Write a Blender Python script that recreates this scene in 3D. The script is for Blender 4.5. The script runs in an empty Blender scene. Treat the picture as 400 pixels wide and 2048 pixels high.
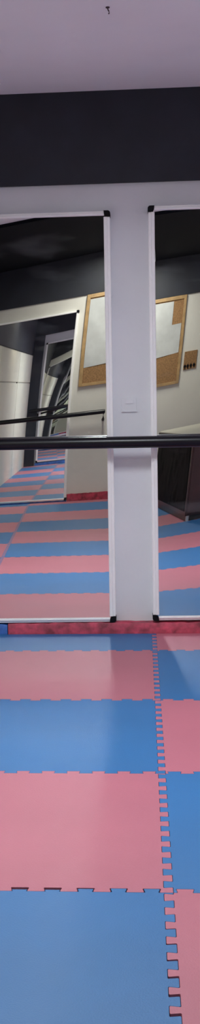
import bpy, bmesh, math, random
from mathutils import Vector, Matrix

random.seed(7)
SC = bpy.context.scene
COL = SC.collection

# ------------------------------------------------------------------ helpers
def mat(name, rgb, rough=0.5, metal=0.0, var=0.06, scale=8.0, bump=0.0, bscale=60.0,
        spec=0.5, per_object=0.0, detail=4.0):
    m = bpy.data.materials.new(name); m.use_nodes = True
    nt = m.node_tree; N = nt.nodes; L = nt.links
    b = N['Principled BSDF']
    b.inputs['Roughness'].default_value = rough
    b.inputs['Metallic'].default_value = metal
    b.inputs['Specular IOR Level'].default_value = spec
    tc = N.new('ShaderNodeTexCoord')
    no = N.new('ShaderNodeTexNoise'); no.inputs['Scale'].default_value = scale
    no.inputs['Detail'].default_value = detail
    L.new(tc.outputs['Object'], no.inputs['Vector'])
    cr = N.new('ShaderNodeMapRange')
    cr.inputs['From Min'].default_value = 0.3; cr.inputs['From Max'].default_value = 0.7
    cr.inputs['To Min'].default_value = 1 - var; cr.inputs['To Max'].default_value = 1 + var
    L.new(no.outputs['Fac'], cr.inputs['Value'])
    hs = N.new('ShaderNodeHueSaturation'); hs.inputs['Color'].default_value = (*rgb, 1)
    if per_object:
        oi = N.new('ShaderNodeObjectInfo')
        mr = N.new('ShaderNodeMapRange')
        mr.inputs['To Min'].default_value = 1 - per_object; mr.inputs['To Max'].default_value = 1 + per_object
        L.new(oi.outputs['Random'], mr.inputs['Value'])
        mu = N.new('ShaderNodeMath'); mu.operation = 'MULTIPLY'
        L.new(mr.outputs['Result'], mu.inputs[0]); L.new(cr.outputs['Result'], mu.inputs[1])
        L.new(mu.outputs[0], hs.inputs['Value'])
    else:
        L.new(cr.outputs['Result'], hs.inputs['Value'])
    L.new(hs.outputs['Color'], b.inputs['Base Color'])
    if bump:
        n2 = N.new('ShaderNodeTexNoise'); n2.inputs['Scale'].default_value = bscale; n2.inputs['Detail'].default_value = 6
        L.new(tc.outputs['Object'], n2.inputs['Vector'])
        bp = N.new('ShaderNodeBump'); bp.inputs['Strength'].default_value = bump; bp.inputs['Distance'].default_value = 0.004
        L.new(n2.outputs['Fac'], bp.inputs['Height']); L.new(bp.outputs['Normal'], b.inputs['Normal'])
    return m

def emit(name, rgb, strength):
    m = bpy.data.materials.new(name); m.use_nodes = True
    b = m.node_tree.nodes['Principled BSDF']
    b.inputs['Base Color'].default_value = (0.9, 0.9, 0.9, 1)
    b.inputs['Emission Color'].default_value = (*rgb, 1)
    b.inputs['Emission Strength'].default_value = strength
    return m

def add_box(bm, lo, hi, bevel=0.0, seg=2):
    lo = Vector(lo); hi = Vector(hi)
    r = bmesh.ops.create_cube(bm, size=1.0)
    c = (lo + hi) / 2; s = hi - lo
    for v in r['verts']:
        v.co = Vector((v.co.x * s.x, v.co.y * s.y, v.co.z * s.z)) + c
    if bevel > 0:
        es = set()
        for v in r['verts']:
            for e in v.link_edges: es.add(e)
        bmesh.ops.bevel(bm, geom=list(es), offset=bevel, segments=seg, affect='EDGES', profile=0.7)

def add_tube(bm, p0, p1, r, seg=24, cap=True):
    p0 = Vector(p0); p1 = Vector(p1); d = p1 - p0
    rot = d.to_track_quat('Z', 'Y').to_matrix().to_4x4()
    m = Matrix.Translation((p0 + p1) / 2) @ rot
    bmesh.ops.create_cone(bm, cap_ends=cap, segments=seg, radius1=r, radius2=r, depth=d.length, matrix=m)

def add_path(bm, pts, r, seg=10):
    """a round rod bent through the points"""
    pts = [Vector(p) for p in pts]; rings = []
    for i, p in enumerate(pts):
        t = (pts[min(i + 1, len(pts) - 1)] - pts[max(i - 1, 0)]).normalized()
        a = t.cross(Vector((0, 0, 1)))
        if a.length < 1e-3: a = t.cross(Vector((0, 1, 0)))
        a.normalize(); b = t.cross(a)
        rings.append([bm.verts.new(p + r * (math.cos(2 * math.pi * k / seg) * a + math.sin(2 * math.pi * k / seg) * b)) for k in range(seg)])
    for A, B in zip(rings, rings[1:]):
        for k in range(seg):
            bm.faces.new((A[k], A[(k + 1) % seg], B[(k + 1) % seg], B[k]))
    bm.faces.new(rings[0][::-1]); bm.faces.new(rings[-1])

def obj(name, bm, m, parent=None, smooth=False):
    bmesh.ops.recalc_face_normals(bm, faces=bm.faces)
    me = bpy.data.meshes.new(name); bm.to_mesh(me); bm.free()
    if isinstance(m, (list, tuple)):
        for x in m: me.materials.append(x)
    else:
        me.materials.append(m)
    o = bpy.data.objects.new(name, me); COL.objects.link(o)
    if smooth:
        for p in me.polygons: p.use_smooth = True
    if parent is not None:
        o.parent = parent
        o.matrix_parent_inverse = parent.matrix_world.inverted() if False else Matrix.Translation(-parent.location) 
    return o

def smooth_by_angle(o, deg=35):
    me = o.data
    for p in me.polygons: p.use_smooth = True
    me.set_sharp_from_angle(angle=math.radians(deg))

def thing(name, label, cat, loc=(0, 0, 0), group=None):
    o = bpy.data.objects.new(name, None); o.empty_display_size = 0.1
    COL.objects.link(o); o.location = loc
    return tag(o, label, cat, group)

def tag(o, label, cat, group=None):
    o['label'] = label; o['category'] = cat
    if group: o['group'] = group
    return o

def struct(o):
    o['kind'] = 'structure'; return o

def box_obj(name, lo, hi, m, parent=None, bevel=0.0):
    bm = bmesh.new(); add_box(bm, lo, hi, bevel); return obj(name, bm, m, parent)

# ------------------------------------------------------------------ materials
M = {}
M['pink'] = mat('pink_foam', (0.48, 0.138, 0.193), 0.54, spec=0.85, var=0.05, scale=2.2, bump=0.25, bscale=220, per_object=0.05)
M['blue'] = mat('blue_foam', (0.013, 0.14, 0.375), 0.54, spec=0.85, var=0.06, scale=2.2, bump=0.25, bscale=220, per_object=0.06)
M['red_edge'] = mat('red_foam_edging', (0.42, 0.045, 0.085), 0.6, var=0.5, scale=22, bump=0.6, bscale=40)
M['blue_edge'] = mat('blue_foam_edging', (0.03, 0.12, 0.42), 0.6, var=0.35, scale=22, bump=0.5, bscale=40)
M['screed'] = mat('dark_screed', (0.05, 0.045, 0.05), 0.9, var=0.2)
M['wall'] = mat('lavender_wall_paint', (0.71, 0.73, 0.76), 0.75, var=0.03, scale=3, bump=0.15, bscale=30)
M['back_wall'] = mat('cream_wall_paint', (0.72, 0.71, 0.66), 0.75, var=0.03, scale=3, bump=0.15, bscale=30)
M['right_wall'] = mat('white_wall_paint', (0.86, 0.86, 0.85), 0.75, var=0.03, scale=3)
M['cream'] = mat('cream_panel', (0.90, 0.87, 0.72), 0.5, var=0.04, scale=3)
M['ceiling'] = mat('mauve_ceiling_paint', (0.95, 0.94, 0.97), 0.85, var=0.03, scale=2.5)
M['black_paint'] = mat('black_wall_paint', (0.013, 0.016, 0.027), 0.6, var=0.25, scale=5, bump=0.1, bscale=30)
M['black_soffit'] = mat('black_ceiling_paint', (0.005, 0.006, 0.010), 0.9, spec=0.1, var=0.2, scale=5)
M['white_frame'] = mat('white_aluminium', (0.94, 0.94, 0.94), 0.35, var=0.02)
M['black_plastic'] = mat('black_plastic', (0.006, 0.006, 0.008), 0.6, var=0.1, spec=0.1)
M['barre'] = mat('black_gloss_tube', (0.005, 0.005, 0.008), 0.30, var=0.1, spec=0.35)
M['plate'] = mat('painted_plate', (0.705, 0.725, 0.755), 0.65, var=0.02)
M['plate_white'] = mat('white_plate', (0.73, 0.745, 0.78), 0.6, var=0.02)
M['wood'] = mat('pale_wood', (0.42, 0.27, 0.12), 0.5, var=0.2, scale=14)
M['cork'] = mat('cork', (0.30, 0.165, 0.07), 0.85, var=0.3, scale=60, bump=0.5, bscale=120)
M['paper'] = mat('glossy_paper', (0.54, 0.56, 0.56), 0.3, var=0.10, scale=7)
M['dark_wood'] = mat('dark_red_wood', (0.040, 0.013, 0.013), 0.4, var=0.3, scale=9)
M['black_wood'] = mat('black_wood', (0.010, 0.008, 0.008), 0.4, var=0.3, scale=9)
M['bag'] = mat('black_plastic_sheet', (0.008, 0.007, 0.007), 0.65, var=0.2, scale=12, bump=0.2, bscale=20, spec=0.03)
M['pale_top'] = mat('pale_laminate', (0.62, 0.60, 0.52), 0.4, var=0.04)
M['steel'] = mat('steel', (0.55, 0.53, 0.50), 0.3, metal=1.0, var=0.05)
M['rust'] = mat('rusty_steel', (0.10, 0.07, 0.08), 0.6, metal=0.4, var=0.2, scale=40)
M['housing'] = mat('lamp_housing', (0.8, 0.8, 0.8), 0.5, var=0.02)
M['added_louver'] = mat('added_louver_grey', (0.35, 0.35, 0.36), 0.5, var=0.02)
M['lamp'] = emit('lamp_diffuser', (0.92, 0.98, 1.03), 425.0)
M['side_fill'] = emit('warm_side_fill', (1.0, 0.93, 0.74), 95.0)
M['back_fill'] = emit('warm_back_fill', (1.0, 0.98, 0.89), 160.0)

def mirror_mat():
    m = bpy.data.materials.new('mirror_glass'); m.use_nodes = True
    nt = m.node_tree; N = nt.nodes; L = nt.links
    for n in list(N): N.remove(n)
    out = N.new('ShaderNodeOutputMaterial')
    g = N.new('ShaderNodeBsdfGlossy'); g.inputs['Roughness'].default_value = 0.0
    g.inputs['Color'].default_value = (0.90, 0.915, 0.90, 1)
    # faint wiped-on smears: a little scattering where the glass is dirty
    tc = N.new('ShaderNodeTexCoord')
    mp = N.new('ShaderNodeMapping'); mp.inputs['Rotation'].default_value = (0, math.radians(38), 0); mp.inputs['Scale'].default_value = (2.2, 1.0, 7.0)
    L.new(tc.outputs['Object'], mp.inputs['Vector'])
    no = N.new('ShaderNodeTexNoise'); no.inputs['Scale'].default_value = 1.1; no.inputs['Detail'].default_value = 5; no.inputs['Roughness'].default_value = 0.55
    L.new(mp.outputs['Vector'], no.inputs['Vector'])
    mr = N.new('ShaderNodeMapRange'); mr.inputs['From Min'].default_value = 0.56; mr.inputs['From Max'].default_value = 0.78
    mr.inputs['To Min'].default_value = 0.002; mr.inputs['To Max'].default_value = 0.085
    L.new(no.outputs['Fac'], mr.inputs['Value'])
    df = N.new('ShaderNodeBsdfDiffuse'); df.inputs['Color'].default_value = (0.75, 0.78, 0.85, 1)
    mx = N.new('ShaderNodeMixShader')
    L.new(mr.outputs['Result'], mx.inputs['Fac']); L.new(g.outputs[0], mx.inputs[1]); L.new(df.outputs[0], mx.inputs[2])
    L.new(mx.outputs[0], out.inputs['Surface'])
    return m
M['mirror'] = mirror_mat()

# ------------------------------------------------------------------ camera
YAW, PITCH, ROLL, PX, HC, F = 0.0829, 0.0915, 0.0206, 74.3, 1.2435, 2535.0
f = Vector((-math.sin(YAW) * math.cos(PITCH), math.cos(YAW) * math.cos(PITCH), -math.sin(PITCH)))
r = f.cross(Vector((0, 0, 1))).normalized(); u = r.cross(f)
c_, s_ = math.cos(ROLL), math.sin(ROLL)
r2 = c_ * r - s_ * u; u2 = s_ * r + c_ * u
cd = bpy.data.cameras.new('camera'); cam = bpy.data.objects.new('camera', cd); COL.objects.link(cam)
cam.matrix_world = Matrix(((r2.x, u2.x, -f.x, 0), (r2.y, u2.y, -f.y, 0), (r2.z, u2.z, -f.z, HC), (0, 0, 0, 1)))
cd.sensor_fit = 'AUTO'; cd.sensor_width = 36.0
cd.lens = F * 36.0 / 2048.0
cd.shift_x = (200.0 - PX) / 2048.0
cd.clip_start = 0.02
SC.camera = cam

# ------------------------------------------------------------------ room shell
YW, YB, XL, XR, ZC = 6.60, -2.245, -1.66, 2.054, 2.772
ZBAND = 2.312
T = 0.12
struct(box_obj('floor', (XL - T, YB - T, -0.16), (XR + T, YW + T, -0.02), M['screed']))
struct(box_obj('ceiling', (XL - T, YB - T, ZC), (XR + T, YW + T, ZC + T), M['ceiling']))
struct(box_obj('wall_front', (XL - T, YW, -0.02), (XR + T, YW + T, ZC), M['wall']))
struct(box_obj('wall_back', (XL - T, YB - T, -0.02), (XR + T, YB, ZC), M['back_wall']))
struct(box_obj('wall_left', (XL - T, YB, -0.02), (XL, YW, ZC), M['back_wall']))
struct(box_obj('wall_right', (XR, YB, -0.02), (XR + T, YW, ZC), M['right_wall']))
# black painted bands under the ceiling (front and back) and the black ceiling at the back
bm = bmesh.new(); add_box(bm, (XL, YW - 0.022, ZBAND), (XR, YW, ZC), 0.004)
struct(obj('trim_1', bm, M['black_paint']))
bm = bmesh.new(); add_box(bm, (XL, YB, ZBAND - 0.01), (XR, YB + 0.022, ZC), 0.004)
struct(obj('trim_2', bm, M['black_paint']))
bm = bmesh.new()
edge = lambda x: 1.82 + 0.12 * x
cn = [(XL, YB + 0.022), (XR, YB + 0.022), (XR, edge(XR)), (XL, edge(XL))]
va = [bm.verts.new((x, y, ZC - 0.03)) for x, y in cn]; vb = [bm.verts.new((x, y, ZC)) for x, y in cn]
bm.faces.new(va[::-1]); bm.faces.new(vb)
for i in range(4): bm.faces.new((va[i], va[(i + 1) % 4], vb[(i + 1) % 4], vb[i]))
struct(obj('trim_3', bm, M['black_soffit']))
# black post beside the front mirrors and the cream panelling along the left wall
bm = bmesh.new(); add_box(bm, (XL + 0.02, YW - 0.05, -0.02), (-1.44, YW, ZBAND), 0.005)
struct(obj('trim_4', bm, M['black_paint']))
k = 4
for y0, y1 in ((-2.2, 0.2), (0.23, 3.5), (3.54, 6.5)):
    for z0, z1 in ((0.0, 1.50), (1.522, 1.985)):
        k += 1
        bm = bmesh.new(); add_box(bm, (XL, y0, z0), (XL + 0.02, y1, z1), 0.003)
        struct(obj('trim_%d' % k, bm, M['cream']))

bm = bmesh.new(); add_box(bm, (XL, YB + 0.03, 2.0), (XL + 0.022, YW - 0.03, ZC - 0.001), 0.004)
struct(obj('trim_%d' % (k + 1), bm, M['black_paint']))
bm = bmesh.new(); add_box(bm, (XL, 3.502, 0.0), (XL + 0.014, 3.538, 1.985), 0.002)
struct(obj('trim_%d' % (k + 2), bm, M['black_wood']))

# ------------------------------------------------------------------ puzzle mats
P = 1.0 / 12.0; H = 0.012; G = 0.0007; TH = 0.02
X0, Y0 = 0.054, 3.094

def wave(a0, a1, cell0, mine_mid, side, shrink=None, narrow=None):
    """points (along, offset) of one edge from a0 to a1, whose cells start at cell0; mine_mid: this mat owns the mid-cell tabs."""
    pts = []
    n0 = math.floor((a0 - cell0) / P + 1e-6); n1 = math.ceil((a1 - cell0) / P - 1e-6)
    pts.append((a0, side[0]))
    for n in range(n0, n1):
        c = cell0 + (n + 0.5) * P
        w = P / 4 + (-G if mine_mid else G)
        lo, hi = c - w, c + w
        if narrow: lo += narrow(c)
        if lo < a0 + 0.004 or hi > a1 - 0.004: continue
        tip = side[1]
        if shrink:
            tip = tip - shrink(c); lo += 0.002; hi -= 0.002
        e = 0.0022                                            # softened corners, slightly dovetailed
        b = side[0]; q = 0.0018 * (1 if mine_mid else 1)
        s = 1 if tip > b else -1
        pts += [(lo + q - e, b), (lo + q, b + s * e), (lo - q, tip - s * e), (lo - q + e, tip),
                (hi + q - e, tip), (hi + q, tip - s * e), (hi - q, b + s * e), (hi - q + e, b)]
    pts.append((a1, side[0]))
    return pts

def make_mat(col, k, x_lo, x_hi, y_lo, y_hi, cut):
    """one square interlocking foam mat; CUT names its trimmed straight sides"""
    out = []
    short = (lambda c: 0.013 if c < -0.20 else (0.005 if c < -0.10 else 0.0005)) if (col == 1 and k == -1) else None
    thin = (lambda c: max(0.0, min(0.011, (2.98 - c) * 0.024))) if (col == 2 and k == -1) else None
    # seams: along a column seam the right mat owns the mid-cell tabs (pointing left);
    # along a row seam the nearer mat owns the mid-cell tabs (pointing away from the camera)
    # near edge (y_lo): left to right, this mat owns the end tabs (pointing nearer)
    if 'n' in cut: e = [(x_lo, 0), (x_hi, 0)]
    else: e = wave(x_lo, x_hi, X0 - 20 * P * 12, False, (-H + G, H + G))
    near = [(a, y_lo + o) for a, o in e]
    # right edge (x_hi): near to far, this mat owns the end tabs (pointing right)
    if 'r' in cut: e = [(y_lo, 0), (y_hi, 0)]
    else: e = wave(y_lo, y_hi, Y0 - 20, False, (H - G, -H - G))
    right = [(x_hi + o, a) for a, o in e]
    if 'f' in cut: e = [(x_lo, 0), (x_hi, 0)]
    else: e = wave(x_lo, x_hi, X0 - 20, True, (-H - G, H - G), shrink=short)
    far = [(a, y_hi + o) for a, o in e]
    if 'l' in cut: e = [(y_lo, 0), (y_hi, 0)]
    else: e = wave(y_lo, y_hi, Y0 - 20, True, (H + G, -H + G), narrow=thin)
    left = [(x_lo + o, a) for a, o in e]
    # corners take their offset from both seams
    def corner(ex, ey): return (ex, ey)
    c_nl = (left[0][0], near[0][1]); c_nr = (right[0][0], near[-1][1])
    c_fr = (right[-1][0], far[-1][1]); c_fl = (left[-1][0], far[0][1])
    loop = [c_nl] + near[1:-1] + [c_nr] + right[1:-1] + [c_fr] + far[1:-1][::-1] + [c_fl] + left[1:-1][::-1]
    cx, cy = (x_lo + x_hi) / 2, (y_lo + y_hi) / 2
    bm = bmesh.new()
    b = 0.0012
    vs = [bm.verts.new((x - cx, y - cy, 0.0)) for x, y in loop]
    fc = bm.faces.new(vs)
    bm.normal_update(); bmesh.ops.triangulate(bm, faces=[fc], ngon_method='EAR_CLIP')
    rr = bmesh.ops.extrude_face_region(bm, geom=list(bm.faces))
    for v in [g for g in rr['geom'] if isinstance(g, bmesh.types.BMVert)]: v.co.z -= TH
    return bm, (cx, cy, 0.0)

cols = [(XL + 0.004, X0 - 1, 'l'), (X0 - 1, X0, ''), (X0, X0 + 1, ''), (X0 + 1, XR - 0.004, 'r')]
COLNAME = ['left wall column', 'column left of the seam', 'column right of the seam', 'right wall column']
ORD = ['first', 'second', 'third', 'fourth', 'fifth', 'sixth', 'seventh', 'eighth', 'ninth', 'tenth']
SPECIAL = {
    (1, 3): 'narrow trimmed blue foam mat against red edging, left of the seam',
    (2, 3): 'narrow trimmed pink foam mat against red edging, right of the seam',
    (1, 2): 'pink foam mat between two blue ones, farthest whole mat left of the seam',
    (2, 2): 'blue foam mat, farthest whole mat right of the seam',
    (1, 1): 'blue foam mat mid-floor between two pink ones, left of the seam',
    (2, 1): 'pink foam mat with blue ones before and behind it, right of the seam',
    (1, 0): 'large pink foam mat with dark slits along its near edge, left of the seam',
    (2, 0): 'blue foam mat beside the large pink one, nearest blue right of the seam',
    (1, -1): 'nearest blue foam mat, filling the bottom left of the floor',
    (2, -1): 'nearest pink foam mat with dark gaps below its teeth, bottom right corner',
}
for col, (xa, xb, cx) in enumerate(cols):
    for row, k in enumerate(range(3, -7, -1)):
        y_lo, y_hi = Y0 + k, Y0 + k + 1; cut = cx
        if k == 3: y_hi = 6.528; cut += 'f'
        if k == -6: y_lo = YB + 0.035; cut += 'n'
        pink = (col + k) % 2 == 1
        bm, loc = make_mat(col, k, xa, xb, y_lo, y_hi, cut)
        o = obj('puzzle_mat', bm, M['pink' if pink else 'blue']); o.location = loc
        lab = SPECIAL.get((col, k)) or '%s foam mat, %s, %s from the front mirrors' % ('pink' if pink else 'blue', COLNAME[col], ORD[row])
        tag(o, lab, 'mat', 'interlocking foam floor mats')

# ------------------------------------------------------------------ foam edging along the wall feet
def edging(name, x0, x1, y0, y1, z0, z1, m, label):
    bm = bmesh.new(); n = max(6, int((x1 - x0) / 0.03)); rings = []
    rnd = random.Random(int(x0 * 100) + 5)
    for i in range(n + 1):
        x = x0 + (x1 - x0) * i / n
        j = rnd.uniform(-0.003, 0.003); jj = rnd.uniform(-0.003, 0.003)
        prof = [(y0, z0), (y0 + j * 0.4, z1 - 0.008 + jj), (y0 + 0.006, z1 + jj), (y1, z1 + jj * 0.6), (y1, z0)]
        rings.append([bm.verts.new((x, a, b)) for a, b in prof])
    for A, B in zip(rings, rings[1:]):
        for q in range(5): bm.faces.new((A[q], A[(q + 1) % 5], B[(q + 1) % 5], B[q]))
    bm.faces.new(rings[0]); bm.faces.new(rings[-1][::-1])
    o = obj(name, bm, m); smooth_by_angle(o, 50)
    return tag(o, label, 'edging', 'foam strips along the wall feet')
edging('foam_edging_strip', -0.708, XR - 0.01, 6.531, YW - 0.001, -0.02, 0.056, M['red_edge'], 'worn dark red foam strip along the foot of the mirrored wall')
edging('foam_edging_strip', XL + 0.24, -0.712, 6.531, YW - 0.001, -0.02, 0.050, M['blue_edge'], 'dark blue foam strip left of the red one under the left mirror')
edging('foam_edging_strip', -0.47, XR - 0.01, YB + 0.001, YB + 0.032, -0.02, 0.085, M['red_edge'], 'red foam strip along the foot of the wall below the cork board')
edging('foam_edging_strip', XL + 0.03, -0.475, YB + 0.001, YB + 0.032, -0.02, 0.014, M['blue_edge'], 'dark blue foam strip under the mirror of the back wall')

# ------------------------------------------------------------------ wall mirrors
YM = 6.545
VL = (0.0211288, 0.00083014, -0.0111418, 0.0060285, -0.0052039, -0.0138265)
VR = (0.0214588, -0.0107096, -0.0240904, 0.0503808, 0.0000160, 0.0084478)
def warp_left(x, z):
    a, b, c, d, e, g = VL; uu = x + 0.5; zz = z - 1.1
    uc = max(uu, -0.45)
    return a * uu + b * zz + c * uu * zz + d * uc * uu / 2 + e * zz * zz / 2 + g * uu * zz * zz / 2
def warp_right(x, z):
    a, b, c, d, e, g = VR; uu = x - 0.5; zz = z - 1.1
    def w(v): return a * v + b * zz + c * v * zz + d * v * v / 2 + e * zz * zz / 2 + g * v * zz * zz / 2
    lim = -0.12
    if uu <= lim: return w(uu)
    sl = (w(lim) - w(lim - 0.01)) / 0.01
    return w(lim) + max(-0.02, min(0.012, sl)) * 0.5 * (uu - lim)

def lean(x, z): return -0.011 * (x + 1.05) + 0.0 * (z - 1.1)

def wall_mirror(name, label, x0, x1, z0, z1, yface, ywall, warp, sgn, sides=(0.032, 0.032), rails=(0.022, 0.022)):
    """a tall mirror sheet in a white channel frame with black corner caps; SGN is +1 when the wall lies at larger y"""
    t = thing(name, label, 'mirror', ((x0 + x1) / 2, ywall, z0))
    nx, nz = 72, 150
    bm = bmesh.new(); grid = []
    gx0, gx1, gz0, gz1 = x0 + 0.012, x1 - 0.012, z0 + 0.008, z1 - 0.008
    for i in range(nx + 1):
        col = []
        for j in range(nz + 1):
            x = gx0 + (gx1 - gx0) * i / nx; z = gz0 + (gz1 - gz0) * j / nz
            col.append(bm.verts.new((x, yface + sgn * warp(x, z), z)))
        grid.append(col)
    for i in range(nx):
        for j in range(nz):
            bm.faces.new((grid[i][j], grid[i + 1][j], grid[i + 1][j + 1], grid[i][j + 1]))
    # thickness of the sheet
    ret = bmesh.ops.extrude_face_region(bm, geom=list(bm.faces))
    for v in [g for g in ret['geom'] if isinstance(g, bmesh.types.BMVert)]: v.co.y += sgn * 0.003
    g = obj('mirror_glass', bm, M['mirror'], t); smooth_by_angle(g, 40)
    # channel profile: (distance inward from the outer edge, height above the glass towards the room)
    def channel(path_a, path_b, inward, width, lip=0.006, n=24):
        bm = bmesh.new(); rings = []
        A = Vector(path_a); B = Vector(path_b); I = Vector(inward)
        prof = [(0.0, None), (0.0, 0.002), (0.003, 0.004), (width * 0.42, 0.004), (width * 0.46, lip + 0.003),
                (width * 0.55, lip + 0.005), (width - 0.004, lip + 0.005), (width, lip + 0.002), (width, -0.0015), (width, None)]
        for i in range(n + 1):
            p = A.lerp(B, i / n); ring = []
            for s, h in prof:
                q = p + I * s
                y = (ywall - sgn * 0.0006) if h is None else yface + sgn * warp(q.x, q.y) - sgn * h
                if h is None and s > 0.001: y = yface + sgn * warp(q.x, q.y) + sgn * 0.0045
                ring.append(bm.verts.new((q.x, y, q.y)))
            rings.append(ring)
        m = len(prof)
        for R0, R1 in zip(rings, rings[1:]):
            for k in range(m): bm.faces.new((R0[k], R0[(k + 1) % m], R1[(k + 1) % m], R1[k]))
        bm.faces.new(rings[0]); bm.faces.new(rings[-1][::-1])
        return bm
    cs = 0.030
    for (a, b, I, w) in (((x0, z0 + cs), (x0, z1 - cs), (1, 0), sides[0]), ((x1, z0 + cs), (x1, z1 - cs), (-1, 0), sides[1])):
        o = obj('stile', channel((*a, 0), (*b, 0), (*I, 0), w), M['white_frame'], t); smooth_by_angle(o, 30)
    for (a, b, I, w) in (((x0 + cs, z0), (x1 - cs, z0), (0, 1), rails[0]), ((x0 + cs, z1), (x1 - cs, z1), (0, -1), rails[1])):
        o = obj('rail', channel((*a, 0), (*b, 0), (*I, 0), w), M['white_frame'], t); smooth_by_angle(o, 30)
    for cx, dx in ((x0, 1), (x1, -1)):
        for cz, dz in ((z0, 1), (z1, -1)):
            bm = bmesh.new()
            yy = yface + sgn * warp(cx, cz)
            # a moulded cap with one rounded outer corner
            ptsc = []
            R = 0.014
            for q in range(7):
                a = math.pi / 2 * q / 6
                ptsc.append((R - R * math.cos(a), R - R * math.sin(a)))
            ptsc = [(0.0, cs + 0.001)] + ptsc + [(cs + 0.004, 0.0), (cs + 0.002, 0.018), (0.028, 0.024), (0.026, cs + 0.001)]
            y_front = yy - sgn * 0.0135; y_back = ywall - sgn * 0.001
            va = [bm.verts.new((cx + dx * (p - 0.002), y_front, cz + dz * (q - 0.002))) for p, q in ptsc]
            vb = [bm.verts.new((cx + dx * (p - 0.002), y_back, cz + dz * (q - 0.002))) for p, q in ptsc]
            bm.faces.new(va); bm.faces.new(vb[::-1])
            for i in range(len(va)):
                j = (i + 1) % len(va); bm.faces.new((va[i], va[j], vb[j], vb[i]))
            o = obj('corner_cap', bm, M['black_plastic'], t)
            o['label'] = 'black plastic corner cap'
    return t

wall_mirror('wall_mirror', 'tall white-framed mirror left of the bare wall strip, reflecting another mirror',
            -1.40, -0.143, 0.060, 2.168, YM, YW, warp_left, 1)
wall_mirror('wall_mirror', 'tall white-framed mirror right of the bare wall strip, reflecting a dark cabinet',
            0.050, 0.95, 0.068, 2.184, YM, YW, warp_right, 1)
wall_mirror('wall_mirror', 'white-framed mirror on the back wall beside the cork board',
            -1.63, -0.475, 0.018, 2.15, YB + 0.03, YB, lean, -1)

# ------------------------------------------------------------------ ballet barres
def barre(label, x0, x1, y, ywall, z, rad, brackets, end_drop=True):
    t = thing('ballet_barre', label, 'barre', ((x0 + x1) / 2, ywall, z))
    bm = bmesh.new(); add_tube(bm, (x0, y, z), (x1, y, z), rad, 40)
    es = [e for e in bm.edges if abs(e.verts[0].co.x - e.verts[1].co.x) < 1e-5]
    bmesh.ops.bevel(bm, geom=es, offset=0.006, segments=3, affect='EDGES')
    o = obj('rail', bm, M['barre'], t); smooth_by_angle(o, 40)
    s = 1 if ywall > y else -1
    for bx in brackets:
        bm = bmesh.new()
        add_path(bm, [(bx, y, z - rad * 0.6), (bx, y, z - 0.07), (bx, y + s * 0.012, z - 0.085), (bx, y + s * 0.03, z - 0.09), (bx, ywall - s * 0.008, z - 0.09)], 0.010, 12)
        o = obj('bracket', bm, M['barre'], t); smooth_by_angle(o, 50)
        bm = bmesh.new(); add_tube(bm, (bx, ywall - s * 0.010, z - 0.09), (bx, ywall - s * 0.0005, z - 0.09), min(0.035, rad * 0.7 if rad < 0.026 else 0.035), 28)
        obj('wall_flange', bm, M['barre'], t)
    return t
bt = barre('long glossy black barre running in front of both mirrors', XL + 0.05, XR - 0.05, 6.45, YW, 0.999, 0.030, [-1.45, 1.2])
barre('black barre on the back wall below the cork board, seen in the left mirror', XL + 0.1, -0.036, YB + 0.12, YB, 0.985, 0.025, [-0.055, -1.64 + 0.12])

# ------------------------------------------------------------------ blanking plate on the wall strip
t = thing('switch_plate', 'small painted-over switch plate on the bare wall strip above the barre', 'switch', (-0.06, YW, 1.19))
box_obj('plate', (-0.096, YW - 0.006, 1.155), (-0.022, YW, 1.222), M['plate'], t, 0.002)
box_obj('rocker', (-0.078, YW - 0.010, 1.192), (-0.036, YW - 0.005, 1.214), M['plate_white'], t, 0.002)
box_obj('cover_lip', (-0.099, YW - 0.010, 1.150), (-0.019, YW, 1.156), M['plate'], t, 0.002)

# ------------------------------------------------------------------ ceiling hook
t = thing('ceiling_hook', 'tiny dark hook in the mauve ceiling', 'hook', (-0.11, 5.195, ZC))
bm = bmesh.new(); add_tube(bm, (-0.11, 5.195, ZC - 0.004), (-0.11, 5.195, ZC), 0.008, 20); obj('rose', bm, M['rust'], t)
bm = bmesh.new()
add_path(bm, [(-0.11, 5.195, ZC - 0.003), (-0.109, 5.195, ZC - 0.010), (-0.105, 5.195, ZC - 0.017), (-0.104, 5.195, ZC - 0.023), (-0.107, 5.195, ZC - 0.027)], 0.0025, 8)
o = obj('shank', bm, M['rust'], t); smooth_by_angle(o, 60)

# ------------------------------------------------------------------ cork board and its paper
BX0, BX1, BZ0, BZ1 = -0.395, 0.478, 1.29, 2.30
t = thing('cork_board', 'wood-framed cork board on the back wall, largely covered by pale paper', 'notice board', (0.04, YB, BZ0))
box_obj('cork_panel', (BX0 + 0.02, YB + 0.003, BZ0 + 0.02), (BX1 - 0.02, YB + 0.014, BZ1 - 0.02), M['cork'], t)
fw = 0.042
for lo, hi, nm in (((BX0, BZ0), (BX0 + fw, BZ1), 'frame_stile'), ((BX1 - fw, BZ0), (BX1, BZ1), 'frame_stile'),
                   ((BX0 + fw, BZ0), (BX1 - fw, BZ0 + fw * 0.8), 'frame_rail'), ((BX0 + fw, BZ1 - fw), (BX1 - fw, BZ1), 'frame_rail')):
    box_obj(nm, (lo[0], YB + 0.0235 if hi[1] > ZBAND else YB + 0.0005, lo[1]), (hi[0], YB + 0.03, hi[1]), M['wood'], t, 0.004)
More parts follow.
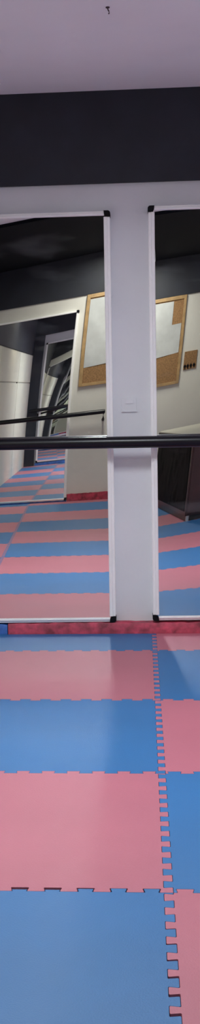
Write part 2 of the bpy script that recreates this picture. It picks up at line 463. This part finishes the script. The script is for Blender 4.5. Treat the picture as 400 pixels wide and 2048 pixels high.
# the sheet: cut away at its upper right corner and rippled
bm = bmesh.new(); n, mm = 36, 34
px0, px1, pz0, pz1 = -0.350, 0.425, 1.50, 2.245
verts = {}
for i in range(n + 1):
    for j in range(mm + 1):
        x = px0 + (px1 - px0) * i / n; z = pz0 + (pz1 - pz0) * j / mm
        zz = pz0 + (x - px0) * 0.20 if False else z
        bot = 1.495 + max(0, (x + 0.36)) * 0.07 + (0.10 if x > 0.05 else 0.0)
        z = bot + (pz1 - bot) * j / mm
        y = YB + 0.019 + 0.003 * math.sin(9 * x + 3 * z) * math.sin(7 * z - 2 * x) + 0.0015 * math.sin(23 * x + 17 * z)
        verts[i, j] = bm.verts.new((x, y, z))
for i in range(n):
    for j in range(mm):
        x = px0 + (px1 - px0) * (i + 0.5) / n; z = verts[i, j].co.z
        if x > 0.285 and z > 1.975: continue
        bm.faces.new((verts[i, j], verts[i + 1, j], verts[i + 1, j + 1], verts[i, j + 1]))
for v in [v for v in bm.verts if not v.link_faces]: bm.verts.remove(v)
ret = bmesh.ops.extrude_face_region(bm, geom=list(bm.faces))
for v in [g for g in ret['geom'] if isinstance(g, bmesh.types.BMVert)]: v.co.y += 0.0008
o = obj('paper_sheet', bm, M['paper']); smooth_by_angle(o, 40)
tag(o, 'large pale glossy sheet covering most of the cork board', 'poster')

# small cork key holder right of the board
t = thing('key_holder', 'small cork square with dark keys on the wall right of the board', 'key holder', (0.63, YB, 1.45))
box_obj('backing', (0.530, YB - 0.0005, 1.432), (0.735, YB + 0.014, 1.640), M['cork'], t, 0.003)
for kx in (0.555, 0.60, 0.65, 0.70):
    bm = bmesh.new()
    add_path(bm, [(kx, YB + 0.012, 1.49), (kx, YB + 0.03, 1.488), (kx, YB + 0.034, 1.50)], 0.003, 8)
    obj('peg', bm, M['black_plastic'], t)
for kx, hgt in ((0.555, 0.038), (0.60, 0.032), (0.65, 0.030), (0.70, 0.028)):
    bm = bmesh.new()
    bmesh.ops.create_uvsphere(bm, u_segments=16, v_segments=10, radius=0.5, matrix=Matrix.Translation((kx, YB + 0.0195, 1.473)) @ Matrix.Diagonal((0.040, 0.012, 0.032, 1)))
    add_box(bm, (kx - 0.006, YB + 0.0145, 1.473 - hgt), (kx + 0.006, YB + 0.0195, 1.468), 0.001)
    add_box(bm, (kx + 0.005, YB + 0.0145, 1.473 - hgt), (kx + 0.012, YB + 0.0195, 1.473 - hgt + 0.012), 0.001)
    o = obj('key', bm, M['black_plastic']); smooth_by_angle(o, 40)
    tag(o, 'dark key hanging from the small cork square right of the board', 'key', 'keys on the cork square')

# ------------------------------------------------------------------ dark cabinet near the camera, seen in the right mirror
CL = (0.62, 1.12)                                   # foot of its corner nearest the mirrors
ang = math.radians(8.0)
t = thing('cabinet', 'dark red-brown wooden cabinet with a pale top, reflected in the right mirror', 'cabinet', (0, 0, 0))
CW, CD, CH = 0.85, 2.6, 0.795
body = bmesh.new(); add_box(body, (0.0, -CD, 0.05), (CW, 0.0, CH - 0.035), 0.004)
parts = [obj('carcass', body, M['dark_wood'], t)]
bm = bmesh.new(); add_box(bm, (-0.015, -CD - 0.01, CH - 0.035), (CW + 0.01, 0.015, CH - 0.012), 0.004); parts.append(obj('edge_band', bm, M['black_wood'], t))
bm = bmesh.new(); add_box(bm, (-0.012, -CD - 0.008, CH - 0.012), (CW + 0.008, 0.012, CH), 0.003)
tp = obj('top', bm, M['pale_top'], t); tp['label'] = 'pale laminate top'; parts.append(tp)
bm = bmesh.new(); add_box(bm, (0.02, -CD + 0.02, 0.0), (CW - 0.02, -0.02, 0.05)); parts.append(obj('plinth', bm, M['black_wood'], t))
for fx, x0, x1 in ((0, 0.02, CW / 2 - 0.003), (1, CW / 2 + 0.003, CW - 0.02)):
    bm = bmesh.new(); add_box(bm, (x0, 0.0, 0.07), (x1, 0.018, CH - 0.05), 0.003); d = obj('door', bm, M['dark_wood'], t); parts.append(d)
    hx = x1 - 0.04 if fx == 0 else x0 + 0.04
    bm = bmesh.new(); add_path(bm, [(hx, 0.017, 0.5), (hx, 0.04, 0.5), (hx, 0.045, 0.505), (hx, 0.045, 0.595), (hx, 0.04, 0.6), (hx, 0.017, 0.6)], 0.005, 10)
    obj('handle', bm, M['steel'], d)
for fx, fy in ((0.035, -0.02), (CW - 0.035, -0.02), (0.035, -CD + 0.03), (CW - 0.035, -CD + 0.03)):
    bm = bmesh.new(); add_tube(bm, (fx, fy + 0.01, 0.0), (fx, fy + 0.01, 0.05), 0.022, 20)
    ft = obj('foot', bm, M['steel'], t); ft['label'] = 'small bright metal foot'; parts.append(ft)
# crumpled black plastic sheet taped over the side that faces the room
bm = bmesh.new(); n, mm = 46, 26; vg = {}
rnd = random.Random(3)
bumps = [(rnd.uniform(-CD, 0), rnd.uniform(0.1, CH), rnd.uniform(0.04, 0.14), rnd.uniform(0.004, 0.02), rnd.uniform(0, 3.14)) for _ in range(60)]
for i in range(n + 1):
    for j in range(mm + 1):
        y = -CD + 0.03 + (CD - 0.08) * i / n; z = 0.09 + (CH - 0.17) * j / mm
        d = 0.006
        for by, bz, s, a, th in bumps:
            p = (y - by) * math.cos(th) + (z - bz) * math.sin(th); q = -(y - by) * math.sin(th) + (z - bz) * math.cos(th)
            d += a * math.exp(-(p / s) ** 2 - (q / (s * 0.25)) ** 2)
        edge = min(1, i / 3, (n - i) / 3, j / 3, (mm - j) / 3)
        vg[i, j] = bm.verts.new((-0.002 - d * edge, y, z))
for i in range(n):
    for j in range(mm): bm.faces.new((vg[i, j], vg[i + 1, j], vg[i + 1, j + 1], vg[i, j + 1]))
ret = bmesh.ops.extrude_face_region(bm, geom=list(bm.faces))
for v in [g for g in ret['geom'] if isinstance(g, bmesh.types.BMVert)]: v.co.x -= 0.0008
sh = obj('plastic_sheet', bm, M['bag'], t, True); sh['label'] = 'crumpled black plastic covering the side'
t.location = (CL[0], CL[1], 0.0); t.rotation_euler = (0, 0, -ang)

# ------------------------------------------------------------------ lamps
def batten(label, x, y, length, m, along='y', w=0.08, added_louver=0):
    t = thing('ceiling_lamp', label, 'lamp', (x, y, ZC))
    hl, hw = length / 2, w / 2
    zc = ZC if y > 1.5 else ZC - 0.03
    def B(nm, l, ww, z0, z1, mm_, bev):
        lo = (x - ww, y - l, z0) if along == 'y' else (x - l, y - ww, z0)
        hi = (x + ww, y + l, z1) if along == 'y' else (x + l, y + ww, z1)
        return box_obj(nm, lo, hi, mm_, t, bev)
    B('housing', hl, hw, zc - 0.045, zc, M['housing'], 0.006)
    bm = bmesh.new()
    a, b = (hw - 0.008, hl - 0.02) if along == 'y' else (hl - 0.02, hw - 0.008)
    vs = [bm.verts.new((x + sx * a, y + sy * b, zc - 0.0462)) for sx, sy in ((-1, -1), (-1, 1), (1, 1), (1, -1))]
    fc = bm.faces.new(vs)
    o = obj('diffuser', bm, m, t)
    if added_louver:  # added blades that hold lamp light off the upper front wall
        bm = bmesh.new(); nb = int(length / 0.06)
        for i in range(nb + 1):
            yy = y - b + 2 * b * i / nb
            add_box(bm, (x - hw, yy - 0.001, zc - 0.0465 - added_louver), (x + hw, yy + 0.001, zc - 0.0465))
        for sx in (-1, 1): add_box(bm, (x + sx * hw - 0.001, y - hl, zc - 0.0465 - added_louver), (x + sx * hw + 0.001, y + hl, zc - 0.040))
        obj('added_louver', bm, M['added_louver'], t)
    return o
batten('long ceiling lamp in front of the mirrors', -0.115, 4.02, 0.85, M['lamp'], added_louver=0.011)
batten('added fill lamp under the black ceiling at the back', -0.115, -1.35, 1.0, M['back_fill'], w=0.07)  # added lamp, kept out of sight, to brighten the upper back wall

batten('small added warm fill lamp close to the left wall panels', -1.42, 2.3, 0.6, M['side_fill'])  # added unseen lamp that lifts the cream panels in the reflections

# ------------------------------------------------------------------ world and colour management
w = bpy.data.worlds.new('world'); SC.world = w; w.use_nodes = True
w.node_tree.nodes['Background'].inputs['Color'].default_value = (0.8, 0.82, 0.9, 1)
w.node_tree.nodes['Background'].inputs['Strength'].default_value = 0.05
SC.view_settings.view_transform = 'Standard'; SC.view_settings.look = 'None'
SC.view_settings.gamma = 1.0; SC.view_settings.use_curve_mapping = False
SC.view_settings.exposure = 0.0
cy = SC.cycles
cy.max_bounces = 14; cy.glossy_bounces = 10; cy.diffuse_bounces = 6
cy.caustics_reflective = True; cy.blur_glossy = 0.0
cy.sample_clamp_indirect = 0.0
cy.use_denoising = True; cy.denoiser = 'OPENIMAGEDENOISE'
cy.use_guiding = True; cy.use_surface_guiding = True; cy.guiding_training_samples = 64
